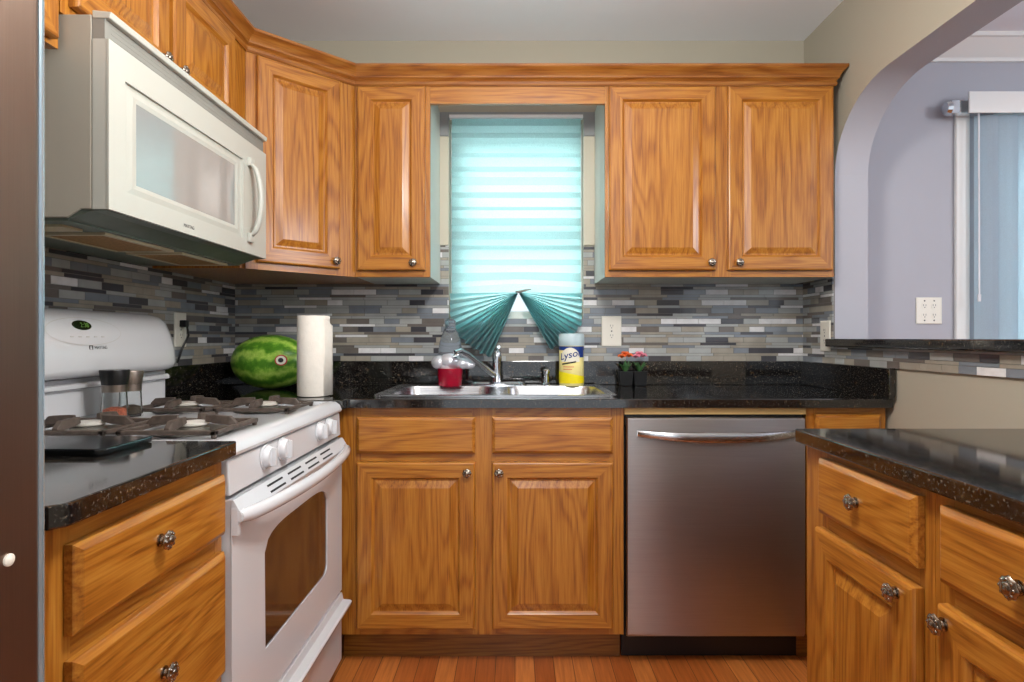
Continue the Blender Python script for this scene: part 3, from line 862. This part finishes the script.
# ================================================================ REFRIGERATOR
fr = thing('refrigerator', 'dark stainless refrigerator cut off by the left edge of the picture', 'refrigerator', (-.85, .2, 0))
MB().box(-1.22, -.565, -.22, .640, .02, 1.68).build('body', plain('fridge_side', rgb(70, 68, 66), .5), fr, True)
b = MB(); 
def dl(z): 
    r = .012; o = [(-.560, .646), (-.560, -.22), (-.507, -.22)]
    for k in range(6): a = PI/2*k/5; o.append((-.507-r+r*math.cos(a), .646-r+r*math.sin(a)))
    return [(x, y, z) for x, y in o]
fd = MB().loft([dl(.06), dl(1.68)]).build('door', 'fridgeface', fr, True, smooth=40)
MB().box(-.519, -.5065, .639, .6475, .06, 1.68, .003).build('door_edge_highlight', 'fridgeedge', fd).data.transform(rootmat(fr).inverted())  # pale bar standing in for the highlight along the door's rounded edge
MB().lathe([(.0062, 0), (.0062, .002), (.004, .0032)], c=(-.507, .60, .893), axis='x', seg=16).build('hole_plug', 'plate', fd, smooth=40).data.transform(rootmat(fr).inverted())

# ================================================================ WINDOW SHADE
ws = thing('pleated_shade', 'aqua pleated paper shade in the window, its bottom tied up into two fans', 'window shade', (0, YB-.035, 1.2))
YS = YB-.036; zt, zb = 2.066, 1.315; gx, gz = .015, 1.312
b = MB(); n = 26
lo = []
for i in range(n+1):
    t = i/n; z = zt-(zt-zb)*t+(.005*math.sin(i*2.3)+.003*math.sin(i*5.1))*(0 < i < n); off = (.0075+.0025*math.sin(i*1.7))*(1 if i % 2 else -1)
    sag = .016*max(0, (t-.86)/.14)
    # lines droop a little at the sides close to the tie
    lo.append([(-.274+.559*u, YS+off*(1 if 0 < i < n else 0), z-sag*abs(2*u-1)**1.2*1.6) for u in [k/12 for k in range(13)]])
b.loft(lo, False, False, closed=False)
b.build('shade_cloth', 'shade', ws, True, recalc=False)
def fan(a0, a1, R, np_, name):
  b = MB()
  for ply in (0, 1, 2):      # extra plies of gathered cloth, added towards the tips to darken them
    lo = []
    for i in range(np_*2+1):
        t = (i/(np_*2))**.8; a = math.radians(a0+(a1-a0)*t)
        if t < (0, .40, .58)[ply]: continue
        amp = (.017 if i % 2 else -.017)*(1-.2*ply)
        ring = []
        rmax = R(t)
        for k in range(7):
            r = .006+(rmax-.006)*k/6
            ring.append((gx+r*math.cos(a), YS-.004+ply*.004-.030*t*(k/6)+amp*(.25+.75*k/6), gz+r*math.sin(a)))
        lo.append(ring)
    b.loft(lo, False, False, closed=False)
  b.build(name, 'shade', ws, True, recalc=False)
fan(181, 247, lambda t: .296/max(.86, abs(math.cos(math.radians(181+62*t)))) if t < .45 else .318-.03*(t-.45)+.006*math.sin(t*60), 12, 'fan')
fan(-1, -61, lambda t: .276/max(.86, abs(math.cos(math.radians(58*t)))) if t < .45 else .302-.04*(t-.45)+.006*math.sin(t*60), 12, 'fan')
MB().box(-.283, .293, YS-.016, YS+.012, 2.064, 2.077).build('head_rail', 'ceramicw', ws, True)
MB().tube([(gx-.012, YS-.02, gz+.002), (gx+.004, YS-.03, gz+.001), (gx+.02, YS-.026, gz+.006), (gx+.055, YS-.02, gz+.012)], [.004, .006, .005, .002], 8).build('tie_clip', 'ventgrey', ws, True, smooth=40)

# ================================================================ VERTICAL BLIND (dining room)
vb = thing('vertical_blind', 'pale vertical slat blind over the dining room door beyond the arch', 'blind', (2.0, YB-.07, 0))
MB().box(1.915, 3.9, 2.528, 2.536, 2.065, 2.155, .002).build('valance', 'trimw', vb, True)
MB().box(1.86, 3.88, 2.556, 2.60, 2.075, 2.13, .004).tube([(1.845, 2.575, 2.10), (1.862, 2.575, 2.10)], [.024, .03], 12).build('head_rail', 'chrome', vb, True)
b_s = None
for k in range(21):
    x = 2.022+k*.083; a = math.radians(14)
    b = MB(); lo = []
    for z in (.03, 2.07):
        lo.append([(x+u*.045*math.cos(a), 2.575+u*.045*math.sin(a)*-1-.006*(1-u*u), z) for u in [-1, -.5, 0, .5, 1]])
    b.loft(lo, False, False, closed=False)
    b.build('slat', 'blind', vb, True, recalc=False)
MB().tube([(1.975, 2.555, 2.08), (1.975, 2.552, 1.30)], .0035, 8).lathe([(.006, 1.27), (.007, 1.30)], c=(1.975, 2.552, 0), seg=8).build('wand', 'ceramicw', vb, True)

# ================================================================ WALL PLATES
def plate(name, label, loc, rz, w2, h, slots, group=None, mat='plate'):
    r = thing(name, label, 'outlet' if 'outlet' in name else 'wall plate', loc, rz, group)
    MB().loft([[(x*s, y, z*s2) for x, z in ((-w2, -h), (w2, -h), (w2, h), (-w2, h))] for s, s2, y in ((1, 1, -.0005), (1, 1, -.004), (.94, .96, -.006))]).build('cover', mat, r)
    for x, z, k in slots:
        b = MB()
        if k:
            b.mat(0).loft([[(p[0], y, p[1]) for p in rrect(x-.013, x+.013, z-.013, z+.013, .009)] for y in (-.0055, -.0072)])
            b.mat(1).box(x-.0062, x-.0042, -.0076, -.0070, z-.001, z+.007).box(x+.0042, x+.0062, -.0076, -.0070, z-.001, z+.007).box(x-.002, x+.002, -.0076, -.0070, z-.009, z-.005)
            b.build('socket', [mat, 'print'], r)
        else:
            b.lathe([(.0035, -.0055), (.0035, -.0066), (.0015, -.0072)], c=(x, 0, z), axis='y', seg=10).build('screw', 'print', r)
    return r
duplex = [(0, -.021, 1), (0, .021, 1), (0, 0, 0)]
plate('wall_outlet', 'white outlet plate on the mosaic tile right of the window', (.422, YB-.009, 1.145), 0, .043, .066, duplex)
plate('wall_outlet', 'cream outlet plate on the right side wall beside the granite ledge', (XR-.009, 2.43, 1.123), -PI/2, .037, .062, duplex)
r = plate('wall_outlet', 'outlet plate with black plug on the left wall behind the range end', (XL+.009, 2.19, 1.145), PI/2, .037, .062, duplex)
MB().box(-.012, .012, -.03, -.006, .01, .035, .004).tube([(0, -.028, .012), (0, -.034, -.02), (-.02, -.02, -.07), (-.03, -.01, -.12)], .004, 8).build('plug', 'black', r)
plate('wall_jack_plate', 'white double socket plate on the lilac dining room wall', (1.815, YB-.001, 1.235), 0, .056, .058,
      [(sx*.021, dz, k) for sx in (-1, 1) for dz, k in ((-.021, 1), (.021, 1), (-.043, 0), (.043, 0))])

# ================================================================ THINGS ON THE COUNTERS
wm = thing('watermelon', 'large striped green watermelon lying in the counter corner', 'watermelon', (-.975, 2.40, CT+.108))
b = MB(); lo = []
for i in range(1, 24):
    a = PI*i/24; x = -.158*math.cos(a); r = .108*math.sin(a)**.88
    lo.append([(x, r*math.cos(k*2*PI/36), r*math.sin(k*2*PI/36)) for k in range(36)])
b.loft(lo)
rind = b.build('rind', 'melon', wm, smooth=60)
wm.rotation_euler = (.35, 0, math.radians(-8))
b = MB()
nn = Vector((.0, -1, .12)).normalized()
def stick(r0, r1, lift, mi):
    b.mat(mi)
    L2 = []
    for r in (r0, r1):
        lp = []
        for k in range(20):
            a = 2*PI*k/20; x = .092+r*math.cos(a)*1.0; s_ = r*math.sin(a)
            th = math.asin(max(-1, min(1, -x/.158))) ; rr = .108*math.cos(th)**.88+lift
            ph = PI-.46-s_/rr
            lp.append((x, rr*math.cos(ph), rr*math.sin(ph)))
        L2.append(lp)
    b.loft(L2, False, True)
stick(.021, .002, .0012, 0); stick(.017, .002, .0020, 1); stick(.009, .001, .0028, 2)
b.build('sticker', ['inkred', 'lab_w', 'black'], wm, smooth=40)

pt = thing('paper_towel_roll', 'upright white paper towel roll at the end of the range', 'paper towel roll', (-.705, 2.10, CT))
MB().lathe([(.0535, .002), (.055, .006), (.055, .277), (.0535, .28), (.021, .28), (.021, .24)], seg=40, cap1=True).build('roll', 'paper', pt, smooth=40)
b = MB(); lo = []
for k in range(8):
    t = k/7; a = math.radians(-35+40*t); r = .056+.010*t*t
    lo.append([(r*math.cos(a), r*math.sin(a), .004), (r*math.cos(a), r*math.sin(a), .245+.03*(1-t))])
    
b.loft(lo, False, False, closed=False)
ls = b.build('loose_sheet', 'ceramicw', pt, smooth=60); md_ = ls.modifiers.new('solid', 'SOLIDIFY'); md_.thickness = .0012
ls.data.materials[0] = M['paper']

def mill(label, x, y, r, h, top, fill, name='salt_mill', z=.9012):
    t = thing(name, label, 'grinder', (x, y, z))
    MB().lathe([(r*.98, .001), (r, .004), (r*.92, h*.35), (r*.88, h*.56), (r*.80, h*.56), (r*.84, h*.35), (r*.9, .008), (r*.5, .006)], seg=24).build('glass_body', 'glass', t, smooth=40)
    MB().lathe([(r*.86, .009), (r*.82, h*.22), (r*.3, h*.26)], seg=20).build('grounds', fill, t, smooth=40)
    MB().lathe([(r*.90, h*.561), (r*.90, h*.70), (r*.86, h*.705)], seg=24).build('collar', 'steelz', t, smooth=40)
    MB().lathe([(r*.92, h*.706), (r*1.08, h*.98), (r*1.05, h), (r*.6, h)], seg=24).build('cap', top, t, smooth=40)
mill('glass salt mill with a wide black cap on the back of the range', -1.045, 1.566, .032, .131, 'black', 'salt')
mill('glass pepper mill with a brushed steel cap behind the black-capped one', -1.048, 1.636, .029, .125, 'steelz', 'pepper', 'pepper_mill')

o = MB().prism([(-1.02, 1.03), (-.722, 1.03), (-.708, 1.045), (-.708, 1.172), (-1.02, 1.172)], 'z', CT+.0005, CT+.012).build('black_tray', 'blackg', bev=.003)
tag(o, 'thin flat black board lying on the left granite counter beside the range', 'board')

# soap bottle, red jar
sb = thing('soap_bottle', 'clear plastic bottle with tapered neck standing left behind the faucet', 'bottle', (-.285, 2.520, zf-.0005))
MB().lathe([(.046, .0), (.050, .006), (.051, .10), (.050, .15), (.042, .19), (.030, .222), (.022, .24), (.022, .25)], seg=28).build('bottle', 'clear', sb, smooth=40)
MB().lathe([(.023, .2505), (.023, .268), (.016, .275), (.01, .278)], seg=20).build('cap', 'clear', sb, smooth=40)
rj = thing('red_jar', 'small red glass jar under a glossy white lobed cover at the left of the faucet', 'jar', (-.262, 2.405, zf-.0065))
rj.location = (-.270, 2.485-.05, CT+.006)
rj.location.y = 2.464-.0
sb.location.y = 2.524; sb.location.x = -.272
rj.location.x = -.262; rj.location.y = 2.425
MB().lathe([(.040, 0.0), (.047, .006), (.050, .05), (.052, .075)], seg=28).build('jar_body', 'redglass', rj, smooth=40)
b = MB()
for cx, cz, rr, sx in ((-.042, .098, .034, 1), (.0, .102, .040, 1.2), (.048, .094, .028, 1.4), (.075, .088, .020, 1.3), (-.01, .085, .034, 1.2)):
    b.lathe([(rr*math.sin(PI*k/10)+.0004, -rr*.85*math.cos(PI*k/10)) for k in range(11)], c=(cx, -.004, cz), seg=20, sx=sx)
b.build('cover', plain('silvery_white_gloss', rgb(222, 224, 232), .12, .45), rj, smooth=70)

# wipes canister
wc = thing('wipes_canister', 'yellow and blue labelled disinfecting wipes canister right of the faucet', 'canister', (.234, 2.488, zf-.0005))
R_ = .051; H = .215
MB().lathe([(R_-.003, 0), (R_, .004), (R_, .162), (R_-.002, .165)], seg=40).build('tub', 'lab_p', wc, smooth=40)
MB().lathe([(R_+.001, .1655), (R_+.0025, .170), (R_+.0015, .208), (R_-.002, H), (.02, H+.001)], seg=40).build('cap', 'capw', wc, smooth=40)
def wrap(b, u, z, lift):  # u = arc length, 0 faces the camera side (-y)
    a = -PI/2+u/R_; return ((R_+lift)*math.cos(a), (R_+lift)*math.sin(a), z)
def wrap_patch(b, mi, u0, u1, f0, f1, lift, n=24):
    b.mat(mi)
    lo = [[wrap(b, u, f0(u), lift), wrap(b, u, f1(u), lift)] for u in [u0+(u1-u0)*k/n for k in range(n+1)]]
    b.loft(lo, False, False, closed=False)
b = MB()
C2 = PI*R_
wrap_patch(b, 0, -C2, C2, lambda u: .147, lambda u: .163, .0006, 48)
wrap_patch(b, 0, .018, .06, lambda u: .118, lambda u: .15, .0006)
wrap_patch(b, 1, -C2, C2, lambda u: .012, lambda u: .050-.01*math.sin(u*20), .0006, 48)
wrap_patch(b, 2, -.050, .030, lambda u: .10-.4*u*0, lambda u: .158-16*(u+.01)**2, .0009)
wrap_patch(b, 3, -.046, .014, lambda u: .095+.18*u, lambda u: .101+.18*u, .0014)
wrap_patch(b, 4, -.040, .005, lambda u: .078, lambda u: .081, .0012); wrap_patch(b, 4, -.040, -.002, lambda u: .068, lambda u: .071, .0012)
lb = b.build('label', ['navy', 'yellow', 'lab_w', 'black', plain('salmon_print', rgb(226, 130, 100), .5)], wc, recalc=False)
for nm, mt, offs, lift in (('lettering', 'navy', .0003, .0022),):
    me = text_mesh('Lysol', .040, offs)
    for v in me.vertices:
        u, z = v.co.x*1.02-.012, v.co.y+v.co.x*.25
        v.co = wrap(None, u, .128+z, lift+v.co.z*.2)
    o = bpy.data.objects.new(nm, me); COL.objects.link(o); o.parent = lb
    me.materials.clear(); me.materials.append(M[mt])

# two little flower pots
def flower(label, x, mat, seed):
    t = thing('flower_pot', label, 'flower pot', (x, 2.555, CT))
    h = .062
    MB().loft([[(sx*s, sy*s, z) for sx, sy in ((-1, -1), (1, -1), (1, 1), (-1, 1))] for s, z in ((.024, .001), (.029, h), (.025, h), (.024, h-.01))]).build('pot', 'black', t, bev=.001)
    rnd = random.Random(seed); b = MB()
    for k in range(12):
        a = rnd.random()*6.28; l = .02+rnd.random()*.012; tip = (math.cos(a)*l, math.sin(a)*l*.8, h+.022+rnd.random()*.028)
        b.tube([(0, 0, h-.01), (tip[0]*.5, tip[1]*.5, h+.022), tip], [.004, .009, .0006], 6, .5)
    b.build('leaves', 'leaf', t, smooth=60)
    b = MB()
    for cx, cz in ((-.015, h+.060), (.015, h+.064), (0, h+.072)):
        for k in range(7):
            a = 2*PI*k/7
            b.tube([(cx, 0, cz-.004), (cx+.012*math.cos(a), .012*math.sin(a), cz+.008), (cx+.019*math.cos(a), .019*math.sin(a), cz+.007*(k % 2))], [.003, .008, .002], 6, .6)
    b.build('blossoms', mat, t, smooth=60)
flower('small black pot with orange flowers on the counter below the outlet', .470, 'orange', 1)
flower('small black pot with pink flowers, right of the orange one', .530, 'pink', 2)
